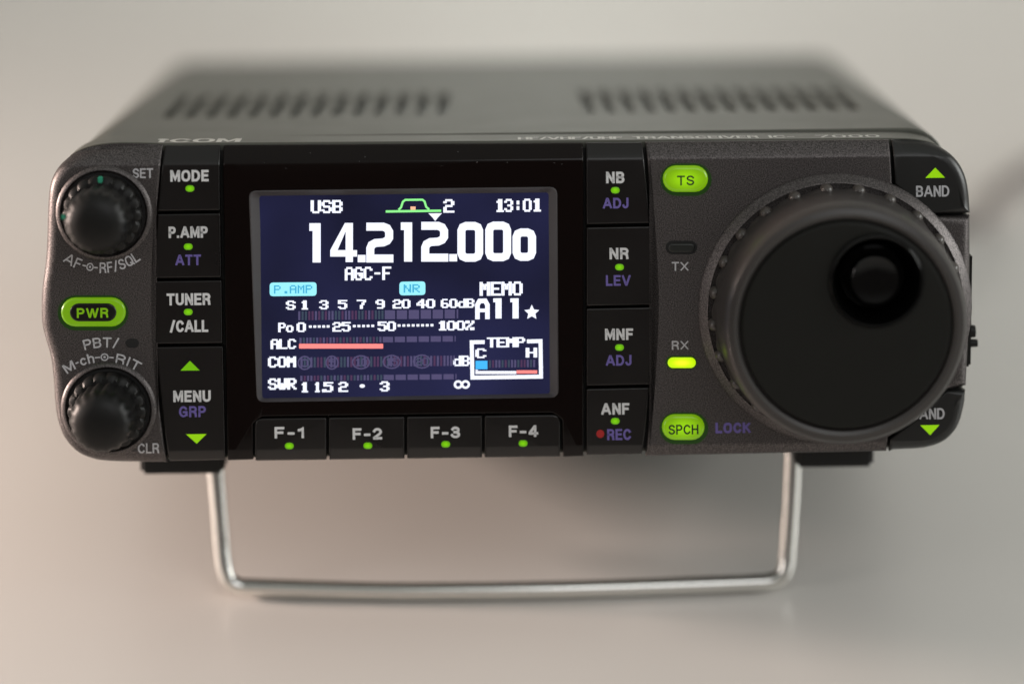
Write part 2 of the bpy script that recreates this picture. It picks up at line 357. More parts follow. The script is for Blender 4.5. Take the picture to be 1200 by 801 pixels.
def strokes(s, W, H, t, gap=None):
    """-> list of polygons in a W x H box (origin bottom left), one layer number each"""
    gap = 1.75*t/H+0.03 if gap is None else gap
    adv = []; x = 0
    for ch in s: adv.append(x); x += GL[ch][0]+gap
    tot = x-gap; kx = (W-t)/max(tot, 1e-6); ky = H-t; polys = []
    for ch, x0 in zip(s, adv):
        for q, st_ in enumerate(GL[ch][1]):
            closed = st_[-1] == 'closed'; pts = [Vector((t/2+(x0+p[0])*kx, t/2+p[1]*ky)) for p in (st_[:-1] if closed else st_)]
            pts = [p for i, p in enumerate(pts) if i == 0 or (p-pts[i-1]).length > 1e-4]
            N = len(pts)
            if not closed:
                pts[0] = pts[0]+(pts[0]-pts[1]).normalized()*t*0.5; pts[-1] = pts[-1]+(pts[-1]-pts[-2]).normalized()*t*0.5
            L, Rr = [], []
            for i in range(N):
                a = (pts[i]-pts[i-1]).normalized() if closed or i > 0 else (pts[1]-pts[0]).normalized()
                b = (pts[(i+1) % N]-pts[i]).normalized() if closed or i < N-1 else a
                na, nb = Vector((-a.y, a.x)), Vector((-b.y, b.x)); m_ = na+nb
                m_ = m_.normalized() if m_.length > 1e-3 else na
                k_ = t/2/max(0.45, m_.dot(na))
                cl = lambda v: (v.x, min(max(v.y, -0.04*H), 1.04*H) if ch in '/Q' else min(max(v.y, 0), H))
                L.append(cl(pts[i]+m_*k_)); Rr.append(cl(pts[i]-m_*k_))
            for i in range(N if closed else N-1):
                j_ = (i+1) % N; polys.append(((L[i], L[j_], Rr[j_], Rr[i]), q))
    return polys
def place_flat(name, vs_px, fs, y, material, parent, thick=0.0, profile=True):
    bm = bmesh.new()
    vv = []
    for x, py in vs_px:
        X, Z = pp(x, py, y); vv.append(bm.verts.new((X, y+(prof(Z) if profile else 0), Z)))
    for f in fs:
        try: bm.faces.new([vv[i] for i in f])
        except ValueError: pass
    me_ = build(name, bm, material, parent, smooth=False); return me_
def legend(s, cx, cy, w_, h_, material, parent, y=-0.03, t=2.9, rot=0.62, name='legend', profile=True, gap=None):
    a = math.radians(-rot); ca, sa = math.cos(a), math.sin(a)
    bm = bmesh.new()
    for P, q in strokes(s, w_, h_, t, gap):
        vv = []
        for x, v in P:
            dx = x-w_/2; dy = -(v-h_/2)
            X, Z = pp(cx+dx*ca-dy*sa, cy+dx*sa+dy*ca, y); vv.append(bm.verts.new((X, y-0.004*q+(prof(Z) if profile else 0), Z)))
        bm.faces.new(vv)
    return build(name, bm, material, parent, smooth=False)
def poly_flat(name, px, material, parent, y=-0.03):
    return place_flat(name, px, [tuple(range(len(px)))], y, material, parent)
def circ(cx, cy, rx, ry, n=20): return [(cx+rx*math.cos(2*PI*k/n), cy+ry*math.sin(2*PI*k/n)) for k in range(n)]
def tag(o, label=None, cat=None, group=None, kind=None):
    if label: o['label'] = label
    if cat: o['category'] = cat
    if group: o['group'] = group
    if kind: o['kind'] = kind
    return o

# ------------------------------------------------------------------ setting
bm = bmesh.new()
for v in ((-2600, -900), (2600, -900), (2600, 732), (-2600, 732)): bm.verts.new((v[0], v[1], 0))
bm.faces.new(bm.verts[:])
r_ = bmesh.ops.extrude_face_region(bm, geom=bm.faces[:]); bmesh.ops.translate(bm, vec=(0, 0, -30), verts=[v for v in r_['geom'] if isinstance(v, bmesh.types.BMVert)])
tag(build('tabletop', bm, M['table'], smooth=False), kind='structure')
bm = bmesh.new()
bmesh.ops.create_cube(bm, size=1.0, matrix=Matrix.Translation((0, 750, 700)) @ Matrix.Diagonal((5200, 30, 2200, 1)))
tag(build('wall', bm, M['wall'], smooth=False), kind='structure')

# ------------------------------------------------------------------ the transceiver
radio = bpy.data.objects.new('radio_transceiver', None); sc.collection.objects.link(radio)
radio.empty_display_size = 0.02
RM = Matrix.Translation((0, 0, ROOT_Z*MM)) @ Matrix.Rotation(-TILT, 4, 'X')
radio.matrix_world = RM
tag(radio, 'grey radio transceiver with lit blue display, propped on its wire stand on pale tabletop', 'radio')
bpy.context.view_layer.update()

# outlines of the front in measured pixels
L_OUT = [(189, 171), (140, 170), (108, 173), (86, 181), (68, 196), (58, 215), (55, 240), (54, 270), (53, 295), (51, 315), (48, 338), (47, 360), (48, 382), (53, 402), (58, 420), (61, 445), (63, 473), (66, 493), (74, 514), (89, 531), (106, 540), (126, 543), (160, 544), (195, 543)]
L_IN = [(192, 520), (187, 480), (184, 440), (181, 400), (180, 350), (181, 300), (183, 255), (187, 210)]
R_OUT = [(1044, 165), (1075, 166), (1100, 172), (1120, 186), (1132, 206), (1137, 232), (1138, 270), (1138, 300), (1137, 380), (1133, 455), (1130, 480), (1122, 503), (1106, 519), (1085, 527), (1060, 529), (1040, 530)]

# case: rounded box carrying the vents
XL, ZT = pp(62, 300)[0]+2.0, pp(600, 166)[1]+0.1
XR = pp(1130, 300)[0]-1.5
ZB = pp(600, 543)[1]+1.5
def rrect(x0, x1, z0, z1, r, n=7):
    o = []
    for cx, cz, a0 in ((x1-r, z1-r, 0), (x0+r, z1-r, PI/2), (x0+r, z0+r, PI), (x1-r, z0+r, 1.5*PI)):
        for k in range(n+1): a = a0+PI/2*k/n; o.append((cx+r*math.cos(a), cz+r*math.sin(a)))
    return o
case = build('case', slab_bm(rrect(XL, XR, ZB, ZT, 7), 13.6, 176, 0.5, profile=False), M['case'], radio)
cb = bmesh.new()
def slot(bm, x, y0, y1, w_):
    h = w_/2; pts = []
    for k in range(7): a = PI*k/6; pts.append((x+h*math.cos(a), y1-h+h*math.sin(a)))
    for k in range(7): a = PI+PI*k/6; pts.append((x+h*math.cos(a), y0+h+h*math.sin(a)))
    lo = [bm.verts.new((p[0], p[1], ZT-2.0)) for p in pts]; hi = [bm.verts.new((p[0], p[1], ZT+5)) for p in pts]
    for i in range(len(pts)): j = (i+1) % len(pts); bm.faces.new((lo[i], lo[j], hi[j], hi[i]))
    bm.faces.new(lo[::-1]); bm.faces.new(hi)
xa, ya = ptop(195, 138, ZT); xb, _ = ptop(517, 136, ZT); xc, _ = ptop(694, 138, ZT); xd, _ = ptop(1012, 136, ZT)
yb_ = ptop(600, 108, ZT)[1]
for k in range(14):
    for x0, x1 in ((xa, xb), (xc, xd)):
        slot(cb, x0+(x1-x0)*k/13, ya, yb_, 2.1)
cut(case, cb)

# frame behind the keys
frame_px = catmull(L_OUT, 3) + catmull(R_OUT, 3)[::-1]
def shrink(poly, d):
    N = len(poly); A = sum(poly[i][0]*poly[(i+1) % N][1]-poly[(i+1) % N][0]*poly[i][1] for i in range(N)); s = 1 if A > 0 else -1
    o = []
    for i in range(N):
        a = (Vector(poly[(i+1) % N])-Vector(poly[i-1])).normalized(); o.append((poly[i][0]-a.y*d*s, poly[i][1]+a.x*d*s))
    return o
fr = [pp(x, y) for x, y in frame_px]
FRAME = [(x, z+(0.42 if z > 26.5 else 0)) for x, z in shrink(fr, 0.25)]
build('front_frame', slab_bm(FRAME, 2.8, 14, 0.5, profile=False), M['case'], radio)
build('backing_plate', prism_bm(shrink(fr, 1.15), 2.2, 2.79), M['gap'], radio)
# print on the frame's top lip
FR_TOP = sorted((p for p in FRAME if p[1] > 20), key=lambda p: p[0])
def lip_z(x):
    for a, b in zip(FR_TOP, FR_TOP[1:]):
        if a[0] <= x <= b[0]: return a[1]+(b[1]-a[1])*(x-a[0])/max(1e-6, b[0]-a[0])
    return FR_TOP[0][1]
def top_print(s, px0, px1, y0, y1, m, name='legend', t=0.55):
    bm = bmesh.new(); x0 = pp(px0, 167, y0)[0]; x1 = pp(px1, 167, y0)[0]
    for P, q in strokes(s, x1-x0, y1-y0, t):
        bm.faces.new([bm.verts.new((x0+x, y0+v, lip_z(x0+x)+0.03+0.004*q)) for x, v in P])
    return build(name, bm, m, radio, smooth=False)

# left module
lm = catmull(L_OUT, 4)
lin = catmull([L_OUT[-1]]+L_IN+[L_OUT[0]], 3)[1:-1]
lp = [pp(x, y) for x, y in lm]; li = [pp(x, y) for x, y in lin]
def ramp_bev(n, big, small, k=6):
    return [small+(big-small)*min(1, i/k, (n-1-i)/k) for i in range(n)]
left = build('left_panel', slab_bm(lp+li, 0, 2.7, ramp_bev(len(lp), 2.1, 0.4)+[0.45]*len(li), seg=6), M['panel'], radio)
# right module
ri = catmull([(757, 536), (761, 490), (765, 440), (768, 380), (768, 330), (764, 260), (760, 205), (757, 168)], 3)
rp = [(1043, 165), (1045.5, 217), (1089, 254)] + [(1138, 253), (1138, 300), (1137, 380), (1133.5, 453)] + [(1108, 456), (1075, 488), (1041, 512), (1040, 530)]
rb = [0.4, 0.4, 0.4, 1.9, 1.9, 1.9, 1.9, 0.4, 0.4, 0.4, 0.6]
right = build('right_panel', slab_bm([pp(x, y) for x, y in rp+ri], 0, 2.7, rb+[0.55]*len(ri), seg=6), M['panel'], radio)
# band keys
ro = catmull(R_OUT, 4)
top_o = [p for p in ro if p[1] <= 249]; bot_o = [p for p in ro if p[1] >= 457.5]
top_poly = [(1046.5, 165)] + [p for p in top_o if p[0] > 1050] + [(1137.5, 250), (1091, 250), (1049, 215.5)]
nb = len(top_poly)
bk = build('band_key', slab_bm([pp(x, y) for x, y in top_poly], -0.15, 2.7, [0.3]+[1.9]*(nb-4)+[1.2, 0.3, 0.3], seg=6), M['satin'], radio)
poly_flat('arrow_mark', [(1084.5, 208.5), (1107.5, 208.2), (1096, 196.5)], M['green'], bk, y=-0.2)
legend('BAND', 1093, 224, 39, 13, M['pale'], bk, y=-0.19, t=2.2)
bot_poly = [(1132, 457.5)] + bot_o[1:-1] + [(1043, 530), (1043, 514), (1076, 490), (1109, 458.5)]
nb = len(bot_poly)
bk2 = build('band_key', slab_bm([pp(x, y) for x, y in bot_poly], -0.15, 2.7, [1.2]+[1.9]*(nb-6)+[0.5, 0.3, 0.3, 0.3, 0.3], seg=6), M['satin'], radio)
poly_flat('arrow_mark', [(1078.5, 498), (1101, 497.6), (1090, 509.5)], M['green'], bk2, y=-0.2)
legend('BAND', 1087.5, 484.5, 39, 13, M['pale'], bk2, y=-0.19, t=2.2)

# key columns
def key(px, rad=1.5, yf=0.0, m='black', bev=0.28):
    return slab('push_button', rounded(px, rad, 3), yf, 2.7, M[m], radio, bev)
def dot(cx, cy, parent, w_=10.5, h_=7.5, m='greendot'):
    return slab('indicator_dot', pill(cx, cy, w_, h_, 6), -0.10, 0.06, M[m], parent, 0.04, seg=2)
T = lambda k, s, cx, cy, w_, h_, m='white', **kw: legend(s, cx, cy, w_, h_, M[m], k, **kw)
k = key([(192, 172.5), (257, 171.5), (257.5, 246.5), (184.5, 247.5), (188, 215)], [1, 1, 1, 1, 8])
T(k, 'MODE', 222, 206, 45, 13.5); dot(222.5, 221, k)
k = key([(184.5, 251), (258, 250), (259, 325), (181.5, 326), (182, 290)], [1, 1, 1, 1, 12])
T(k, 'P.AMP', 220.5, 272, 46, 13.5); dot(220.5, 289, k); T(k, 'ATT', 220.5, 304.5, 30, 12.5, 'violet', t=2.5)
k = key([(181.5, 329.5), (259.5, 328.5), (260.5, 402), (181.8, 403), (180.8, 365)], [1, 1, 1, 1, 12])
T(k, 'TUNER', 221, 350.5, 51.5, 14); dot(220.5, 365.5, k); T(k, '/CALL', 221.5, 382, 45, 14)
k = key([(183, 406.5), (261, 405.5), (264, 540), (198, 541.5), (193, 505), (187, 455)], [1, 1, 1, 1, 12, 12])
poly_flat('arrow_mark', [(211.5, 434), (234, 433.8), (222.5, 422.5)], M['greenarrow'], k)
poly_flat('arrow_mark', [(218, 508.5), (242, 508.2), (230.5, 519.5)], M['green'], k)
T(k, 'MENU', 225, 464, 44, 13.5); T(k, 'GRP', 225.5, 482, 31.5, 13, 'violet', t=2.5)
k = key([(687, 169), (753, 168.5), (757, 210), (761.5, 261.5), (687.5, 263)], [1, 1, 10, 1, 1])
T(k, 'NB', 721, 208, 21.5, 13.5); dot(721, 223, k); T(k, 'ADJ', 721.5, 238, 30, 12.5, 'violet', t=2.5)
k = key([(687.5, 266.5), (762, 265.2), (764.5, 310), (765, 357), (687.5, 358.5)], [1, 1, 10, 1, 1])
T(k, 'NR', 725.5, 297, 22.5, 13.5); dot(726, 313, k); T(k, 'LEV', 724.5, 328.5, 29, 12.5, 'violet', t=2.5)
k = key([(687.5, 361.5), (765, 360), (764, 405), (761, 450.5), (687.5, 452)], [1, 1, 10, 1, 1])
T(k, 'MNF', 725.5, 391.5, 33, 13.5); dot(726, 407, k); T(k, 'ADJ', 725, 422, 30, 12.5, 'violet', t=2.5)
k = key([(687.5, 455.5), (760.5, 454), (757.5, 495), (752.5, 533.5), (687.5, 534.5)], [1, 1, 10, 1, 1])
T(k, 'ANF', 721, 478.8, 33, 13.5); dot(721, 493.2, k); T(k, 'REC', 725.5, 508.8, 28, 13, 'violet', t=2.5)
poly_flat('record_mark', circ(703.5, 508, 4.6, 4.8), M['red'], k)

SC_O = [(291.5, 223.5), (653, 219), (654.5, 465.5), (301, 471)]           # bezel outer edge
SC_I = [(305.5, 230.5), (641.5, 226.5), (643, 460.5), (308, 466)]
SY = 1.15
def quad_px(q, y): return [pp(x, y_, y) for x, y_ in q]
co = quad_px(rounded(SC_O, 9, 4), 0.0)
# centre panel with the display
cp = slab('display_panel', rounded([(261, 171.8), (683.5, 169.2), (684, 536), (660, 537), (659, 492), (648, 483.5), (306, 488), (296, 497), (296.5, 540), (266.5, 541)], [2, 2, 1, 1, 2, 4, 4, 2, 1, 1], 3), 0.02, 2.7, M['gloss'], radio, 0.28, hole=co)
bm = bmesh.new()
oo = quad_px(rounded(SC_O, 9, 4), 0.0); ii = quad_px(rounded(SC_I, 3, 4), SY)
r0 = [bm.verts.new((p[0], 0.0, p[1])) for p in oo]
r1 = [bm.verts.new((p[0]+(q[0]-p[0])*0.12, -0.08, p[1]+(q[1]-p[1])*0.12)) for p, q in zip(oo, ii)]
r2 = [bm.verts.new((p[0], SY+0.2, p[1])) for p in ii]
for a, b_ in ((r0, r1), (r1, r2)):
    for i in range(len(a)): j = (i+1) % len(a); bm.faces.new((a[i], a[j], b_[j], b_[i]))
bez = build('display_bezel', bm, M['bezel'], radio, ang=20)
scr = build('display_screen', prism_bm(shrink(quad_px(SC_I, SY), -0.6), SY, SY+0.5), M['s_bg'], radio, smooth=False)

# ---- dot-matrix characters (5 x 7)
G = {'0': '0E11111111110E', '1': '060E060606060F', '2': '0E11010E10101F', '3': '0E11010601110E', '4': '02060A121F0202', '5': '1F101E0101110E', '6': '0E10101E11110E',
     '7': '1F010202040404', '8': '0E11110E11110E', '9': '0E11110F01010E', 'A': '0E11111F111111', 'B': '1E11111E11111E', 'C': '0E11101010110E', 'D': '1E11111111111E', 'E': '1F10101E10101F',
     'F': '1F10101E101010', 'G': '0E11101713110E', 'H': '1111111F111111', 'L': '1010101010101F', 'M': '111B1515111111', 'N': '11191915131311', 'O': '0E11111111110E', 'P': '1E11111E101010',
     'R': '1E11111E141211', 'S': '0E11100E01110E', 'T': '1F040404040404', 'U': '1111111111110E', 'W': '1111111515150A', 'I': '0E04040404040E', 'd': '01010F1111110F',
     'o': '00000E1111110E', 'l': '0C040404040404', ':': '00040400040400', '.': '00000000000606', '-': '0000000E000000', '%': '19190204081313', ' ': '00000000000000'}
def rects_obj(name, rects, y, m, parent):
    bm = bmesh.new()
    for x0, y0, x1, y1 in rects:
        vs = [bm.verts.new((lambda P: (P[0], y, P[1]))(pp(px, py, y))) for px, py in ((x0, y0), (x1, y0), (x1, y1), (x0, y1))]
        bm.faces.new(vs)
    return build(name, bm, M[m], parent, smooth=False)
SLOPE = -0.0125
def lcd(s, x0, y0, x1, y1, m='s_white', y=SY-0.04, name='screen_text', bold=0.8, parent=None, adv=6):
    """characters as lit rows of dots; x0..y1 is the measured box of the line"""
    n = len(s); cols = n*adv-1+bold
    cw = (x1-x0)/cols; ch = (y1-y0)/7.0; rc = []
    for i, c in enumerate(s):
        h = G[c]
        for r in range(7):
            bits = int(h[2*r:2*r+2], 16); q = 0
            while q < 5:
                if bits & (16 >> q):
                    e = q
                    while e+1 < 5 and bits & (16 >> (e+1)): e += 1
                    xa = x0+(i*adv+q)*cw; xb = x0+(i*adv+e+1+bold)*cw
                    sl = SLOPE*((xa+xb)/2-(x0+x1)/2)
                    rc.append((xa, y0+r*ch+sl, xb, y0+(r+1)*ch+sl+0.22)); q = e+1
                else: q += 1
    return rects_obj(name, rc, y, m, parent or scr)
def stroke_bm(bm, pts, wd, y, closed=False):
    N = len(pts); P = [Vector(p) for p in pts]; L = []; Rr = []
    for i in range(N):
        if closed or 0 < i < N-1:
            a = (P[i]-P[i-1]).normalized(); b = (P[(i+1) % N]-P[i]).normalized()
        elif i == 0: a = b = (P[1]-P[0]).normalized()
        else: a = b = (P[-1]-P[-2]).normalized()
        na, nb = Vector((-a.y, a.x)), Vector((-b.y, b.x)); s = (na+nb).normalized(); k_ = wd/2/max(0.5, s.dot(na))
        L.append(P[i]+s*k_); Rr.append(P[i]-s*k_)
    f = lambda v: bm.verts.new((pp(v.x, v.y, y)[0], y, pp(v.x, v.y, y)[1]))
    l = [f(v) for v in L]; r = [f(v) for v in Rr]
    for i in range(N if closed else N-1):
        j = (i+1) % N; bm.faces.new((l[i], l[j], r[j], r[i]))
def poly_bm(bm, pts, y): bm.faces.new([bm.verts.new((pp(a, b, y)[0], y, pp(a, b, y)[1])) for a, b in pts])
# frequency
Y1 = SY-0.04
bm = bmesh.new()
def one(dx, dy): poly_bm(bm, [(x+dx, y+dy) for x, y in ((362.5, 261.5), (375.8, 261.5), (375.8, 307.5), (366.3, 307.5), (366.3, 270.5), (362.5, 270.5))], Y1)
def two(dx, dy): stroke_bm(bm, [(x+dx, y+dy) for x, y in ((429.3, 265.6), (449, 265.6), (453.6, 267.4), (456, 271.4), (456, 278.5), (453.6, 282), (449, 284), (440, 284.6), (435.6, 287), (433.9, 291), (433.9, 302.8), (461, 302.8))], 9.4, Y1)
def zero(x0, y0, x1, y1, wd=9.4):
    h = wd/2; a, b, c, d = x0+h, y0+h, x1-h, y1-h; e = 5.5
    stroke_bm(bm, [(a+e, b), (c-e, b), (c-e*.3, b+e*.3), (c, b+e), (c, d-e), (c-e*.3, d-e*.3), (c-e, d), (a+e, d), (a+e*.3, d-e*.3), (a, d-e), (a, b+e), (a+e*.3, b+e*.3)], wd, Y1, True)
def point(x, y): poly_bm(bm, [(x, y), (x+9.2, y), (x+9.2, y+8.6), (x, y+8.6)], Y1)
one(0, 0)
poly_bm(bm, [(404.2, 261.2), (413.6, 261.2), (413.6, 307), (405, 307), (405, 272), (404.2, 272)], Y1)
poly_bm(bm, [(404.2, 261.2), (404.2, 273), (395.6, 293), (387, 293)], Y1-0.01)
poly_bm(bm, [(387, 293), (405, 293), (405, 300.6), (387, 300.6)], Y1-0.005)
poly_bm(bm, [(413.6, 293), (418.4, 293), (418.4, 300.6), (413.6, 300.6)], Y1-0.005)
point(419.2, 298.6); two(0, 0); one(107.2, -1); two(64.4, -1); point(526.5, 297.6)
zero(536, 260, 566.2, 306.6); zero(568.6, 259.6, 599, 306); zero(600.6, 267.6, 628.2, 305.6)
build('frequency_digits', bm, M['s_white'], scr, smooth=False)
lcd('USB', 364, 234.5, 401.5, 249.5); lcd('2', 519.5, 233.5, 532.5, 249); lcd('13:01', 580, 233, 634, 248)
lcd('AGC-F', 404, 312.5, 458.5, 328); lcd('MEMO', 562, 330, 612.5, 346)
bm = bmesh.new()
stroke_bm(bm, [(452, 247.8), (517, 246.9)], 2.7, Y1)
stroke_bm(bm, [(467, 245.8), (470, 243), (472, 236.5), (475, 234.2), (495, 234), (497.5, 236), (499.5, 242.5), (503, 245.4)], 2.4, Y1)
build('filter_icon', bm, M['s_green'], scr, smooth=False)
rects_obj('passband_mark', [(481, 242, 487, 245.8)], Y1, 's_orange', scr)
bm = bmesh.new(); poly_bm(bm, [(502, 250), (518, 249.8), (513, 255), (510, 259), (507, 255)], Y1); build('cursor_mark', bm, M['s_white'], scr, smooth=False)
for (x0, y0, x1, y1, s, tx0, tx1) in ((316, 331, 371, 347, 'P.AMP', 321, 366), (468, 330, 498.5, 346, 'NR', 473, 492)):
    bm = bmesh.new(); poly_bm(bm, rounded([(x0, y0), (x1, y0-.5), (x1, y1-.5), (x0, y1)], 4, 3), Y1); p_ = build('status_badge', bm, M['s_cyan'], scr, smooth=False)
    lcd(s, tx0, y0+3, tx1, y1-3.5, 's_blue', Y1-0.03, bold=0.15)
# "All" and the star
bm = bmesh.new()
stroke_bm(bm, [(559.5, 374), (559.5, 357), (562, 352.5), (568.5, 352.3), (571.2, 357), (571.2, 373.8)], 5.4, Y1)
poly_bm(bm, [(562.2, 361.5), (568.5, 361.5), (568.5, 365.6), (562.2, 365.6)], Y1-0.005)
for dx in (0, 20): poly_bm(bm, [(x+dx, y) for x, y in ((578, 349.5), (587.8, 349.3), (587.8, 373), (580.6, 373), (580.6, 354), (578, 354))], Y1)
st = []
for q in range(10):
    a = -PI/2+PI*q/5; rr = 9.2 if q % 2 == 0 else 4.4; st.append((623.2+rr*math.cos(a), 366+rr*math.sin(a)))
poly_bm(bm, st, Y1)
build('memory_text', bm, M['s_white'], scr, smooth=False)
# meters
for s, a, b_ in (('S', 335, 346.5), ('1', 352, 361), ('3', 374, 385), ('5', 396, 407), ('7', 418, 429), ('9', 440, 451), ('20', 460, 481), ('40', 488, 510), ('60dB', 516.5, 556)):
    lcd(s, a, 350.8-(a-440)*0.012, b_, 361.3-(a-440)*0.012, bold=0.9, name='meter_scale')
for s, a, b_ in (('Po', 326, 344), ('0', 347.5, 358.5), ('25', 389.5, 411), ('50', 442.5, 464), ('100%', 512.5, 556)):
    lcd(s, a, 376.5-(a-440)*0.012, b_, 387.5-(a-440)*0.012, bold=0.9, name='meter_scale')
dots = []
for a, b_ in ((362, 388), (413.5, 440.5), (466, 510)):
    nn = int((b_-a)/5.2)
    for q in range(nn): x = a+(b_-a)*q/nn; yy = 381.6-(x-440)*0.012; dots.append((x, yy-1.4, x+3.4, yy+1.4))
rects_obj('meter_scale', dots, Y1, 's_white', scr)
lcd('ALC', 317, 397, 347, 408.5, bold=0.9); lcd('COM', 314, 417.5, 347, 430, bold=0.9); lcd('SWR', 314, 443, 347.5, 456, bold=0.9); lcd('dB', 531, 416.5, 550.5, 428.5, bold=0.9)
for s, a, b_ in (('1', 352, 361), ('1.', 368, 382), ('5', 379, 390.5), ('2', 396.5, 408), ('3', 445, 456.5)):
    lcd(s, a, 446.6-(a-440)*0.012, b_, 458.2-(a-440)*0.012, bold=0.9, name='meter_scale', y=Y1-(0.006 if s == '5' else 0))
bm = bmesh.new(); poly_bm(bm, circ(424.5, 452, 3.2, 2.2, 10), Y1); build('meter_scale', bm, M['s_white'], scr, smooth=False)
bm = bmesh.new(); stroke_bm(bm, circ(537, 450.3, 4.0, 3.8, 12), 2.6, Y1, True); stroke_bm(bm, circ(545.5, 450.2, 4.0, 3.8, 12), 2.6, Y1-0.006, True); build('infinity_mark', bm, M['s_white'], scr, smooth=False)
def bars(x0, x1, y0, y1, step, seed, wide=None):
    rnd = random.Random(seed); cols = {'s_dim': [], 's_dim2': [], 's_dim3': []}; x = x0; q = 0
    while x < x1-1:
        st_ = step if wide is None or x < wide else step*3.6
        c = ('s_dim', 's_dim2', 's_dim3')[(q*7//4+rnd.randint(0, 1)) % 3] if wide is None or x < wide else 's_dim'
        yy = -(x-440)*0.012
        cols[c].append((x, y0+yy, min(x1, x+st_*(0.62 if st_ == step else 0.86)), y1+yy)); x += st_; q += 1
    for c, rc in cols.items():
        if rc: rects_obj('meter_bar', rc, Y1, c, scr)
bars(349.5, 537, 363.5, 374, 3.9, 1, 450); bars(351, 534, 394.5, 401, 3.9, 2, 448); bars(352, 533, 417.5, 429.5, 3.9, 3); bars(352, 535, 439, 445.2, 3.9, 4, 446)
rects_obj('meter_level', [(350.5, 402.6, 449, 408.2)], Y1-0.03, 's_red', scr)
for s, x, wd in (('0', 357, 9), ('5', 389, 8), ('10', 423, 14), ('15', 459, 14), ('20', 494.5, 14)):
    bm = bmesh.new(); stroke_bm(bm, circ(x, 424-(x-440)*0.012, wd/2+3, 7.6, 16), 1.6, Y1-0.03, True); o = build('meter_ring', bm, M['s_dim'], scr, smooth=False)
    lcd(s, x-wd/2, 419.5-(x-440)*0.012, x+wd/2, 428.5-(x-440)*0.012, 's_dim', Y1-0.05, 'meter_scale', 0.3)
# temperature box
bm = bmesh.new(); stroke_bm(bm, [(568, 400.6), (552.8, 400.8), (553.6, 442.2), (634, 441), (633.4, 399.4), (617.5, 399.8)], 4.6, Y1); build('temperature_frame', bm, M['s_white'], scr, smooth=False)
lcd('TEMP', 570.5, 395, 615.5, 406.5, bold=1.0); lcd('C', 557, 408, 570, 419.2, bold=0.9); lcd('H', 616, 407.2, 629.5, 418.4, bold=0.9)
rects_obj('temperature_bar', [(557.3, 422.5, 571.2, 432.4)], Y1, 's_sky', scr); bars(573, 629, 423.4, 432.2, 3.7, 5)
rects_obj('temperature_scale', [(557.2, 434.4, 605, 438), (557.2, 432.9, 560, 434.2)], Y1, 's_white', scr)
rects_obj('temperature_hot_mark', [(605.3, 433.6, 629.5, 437.4)], Y1-0.004, 's_red', scr)

# function keys
fx = [(298.5, 382.5), (385.2, 474), (476.8, 565), (567.8, 656.5)]
for q, (a, b_) in enumerate(fx):
    yt = lambda x: 489.6-(x-340)*0.0125; yo = lambda x: 541-(x-340)*0.0135
    rad = [9 if q == 0 else 2, 9 if q == 3 else 2, 1, 1]
    k = key([(a, yt(a)), (b_, yt(b_)), (b_, yo(b_)), (a, yo(a))], rad, bev=0.35)
    cx = (339, 430.5, 522, 613.5)[q]; cy = (506.5, 508, 506.3, 504.8)[q]
    T(k, 'F-%d' % (q+1), cx, cy, 34.5, 13.5, t=3.0); dot(cx+(0, .5, .3, -.5)[q], (522.3, 522, 520.3, 519.3)[q], k)

# left panel details
pw = slab('power_key', pill(109, 366, 76, 34), -0.75, 0.4, M['greenring'], radio, 0.55)
pc = slab('key_cap', pill(109, 366, 55, 21.5), -0.95, 0.2, M['black'], pw, 0.3)
legend('PWR', 108.5, 366.5, 37, 11.5, M['greenring'], pc, y=-0.98, t=2.3)
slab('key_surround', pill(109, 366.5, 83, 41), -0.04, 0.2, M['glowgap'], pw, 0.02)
mh = slab('sensor_hole', pill(155, 402, 16, 11, 6), -0.02, 0.3, M['gap'], left, 0.01)
legend('SET', 167.5, 203, 24, 11.5, M['pale'], left, t=1.9)
legend('CLR', 174, 525, 25, 12, M['pale'], left, t=1.9, y=-0.2)
def arc_text(segs, cx, cy, rad, a0, h_, smile, parent, m='pale', t=1.9):
    """segs: (string, start, end) along the arc in px; baseline radius rad about (cx, cy); 'o' is the twin-knob ring symbol"""
    polys = []
    for s, x0, x1 in segs:
        if s == 'o':
            n = 14; r0, r1 = (x1-x0)/2, (x1-x0)/2-1.5; mx = (x0+x1)/2
            P = lambda r, q: (mx+r*math.cos(2*PI*q/n), h_/2+r*math.sin(2*PI*q/n))
            polys += [((P(r0, q), P(r0, q+1), P(r1, q+1), P(r1, q)), 0) for q in range(n)]
            polys.append((tuple(P(1.4, q) for q in range(n)), 0))
        elif s == '-': polys.append((((x0, h_/2-.85), (x1, h_/2-.85), (x1, h_/2+.85), (x0, h_/2+.85)), 0))
        else: polys += [(tuple((x0+x, v) for x, v in P), q) for P, q in strokes(s, x1-x0, h_, t)]
    bm = bmesh.new()
    for P, q in polys:
        vv = []
        for u, v in P:
            th = u/rad+a0
            rr = rad-v if smile else rad+v
            X, Z = pp(cx+rr*math.sin(th), cy+rr*math.cos(th)*(1 if smile else -1), -0.03); vv.append(bm.verts.new((X, -0.03-0.004*q, Z)))
        bm.faces.new(vv)
    return build('legend', bm, M[m], parent, smooth=False)
arc_text([('AF', -49, -27), ('-', -25, -20.5), ('o', -20, -10.5), ('-', -10, -5.5), ('RF/SQL', -3, 49)], 118, 241, 79, 0.02, 12.5, True, left)
arc_text([('M', -46, -34), ('-', -32, -28.5), ('ch', -27, -11), ('-', -10, -4.5), ('o', -4, 5), ('-', 5.5, 10.5), ('RIT', 13, 41)], 122, 497, 73, 0.0, 11.5, False, left)
arc_text([('PBT/', -21, 18)], 124, 505, 98, -0.04, 12, False, left)
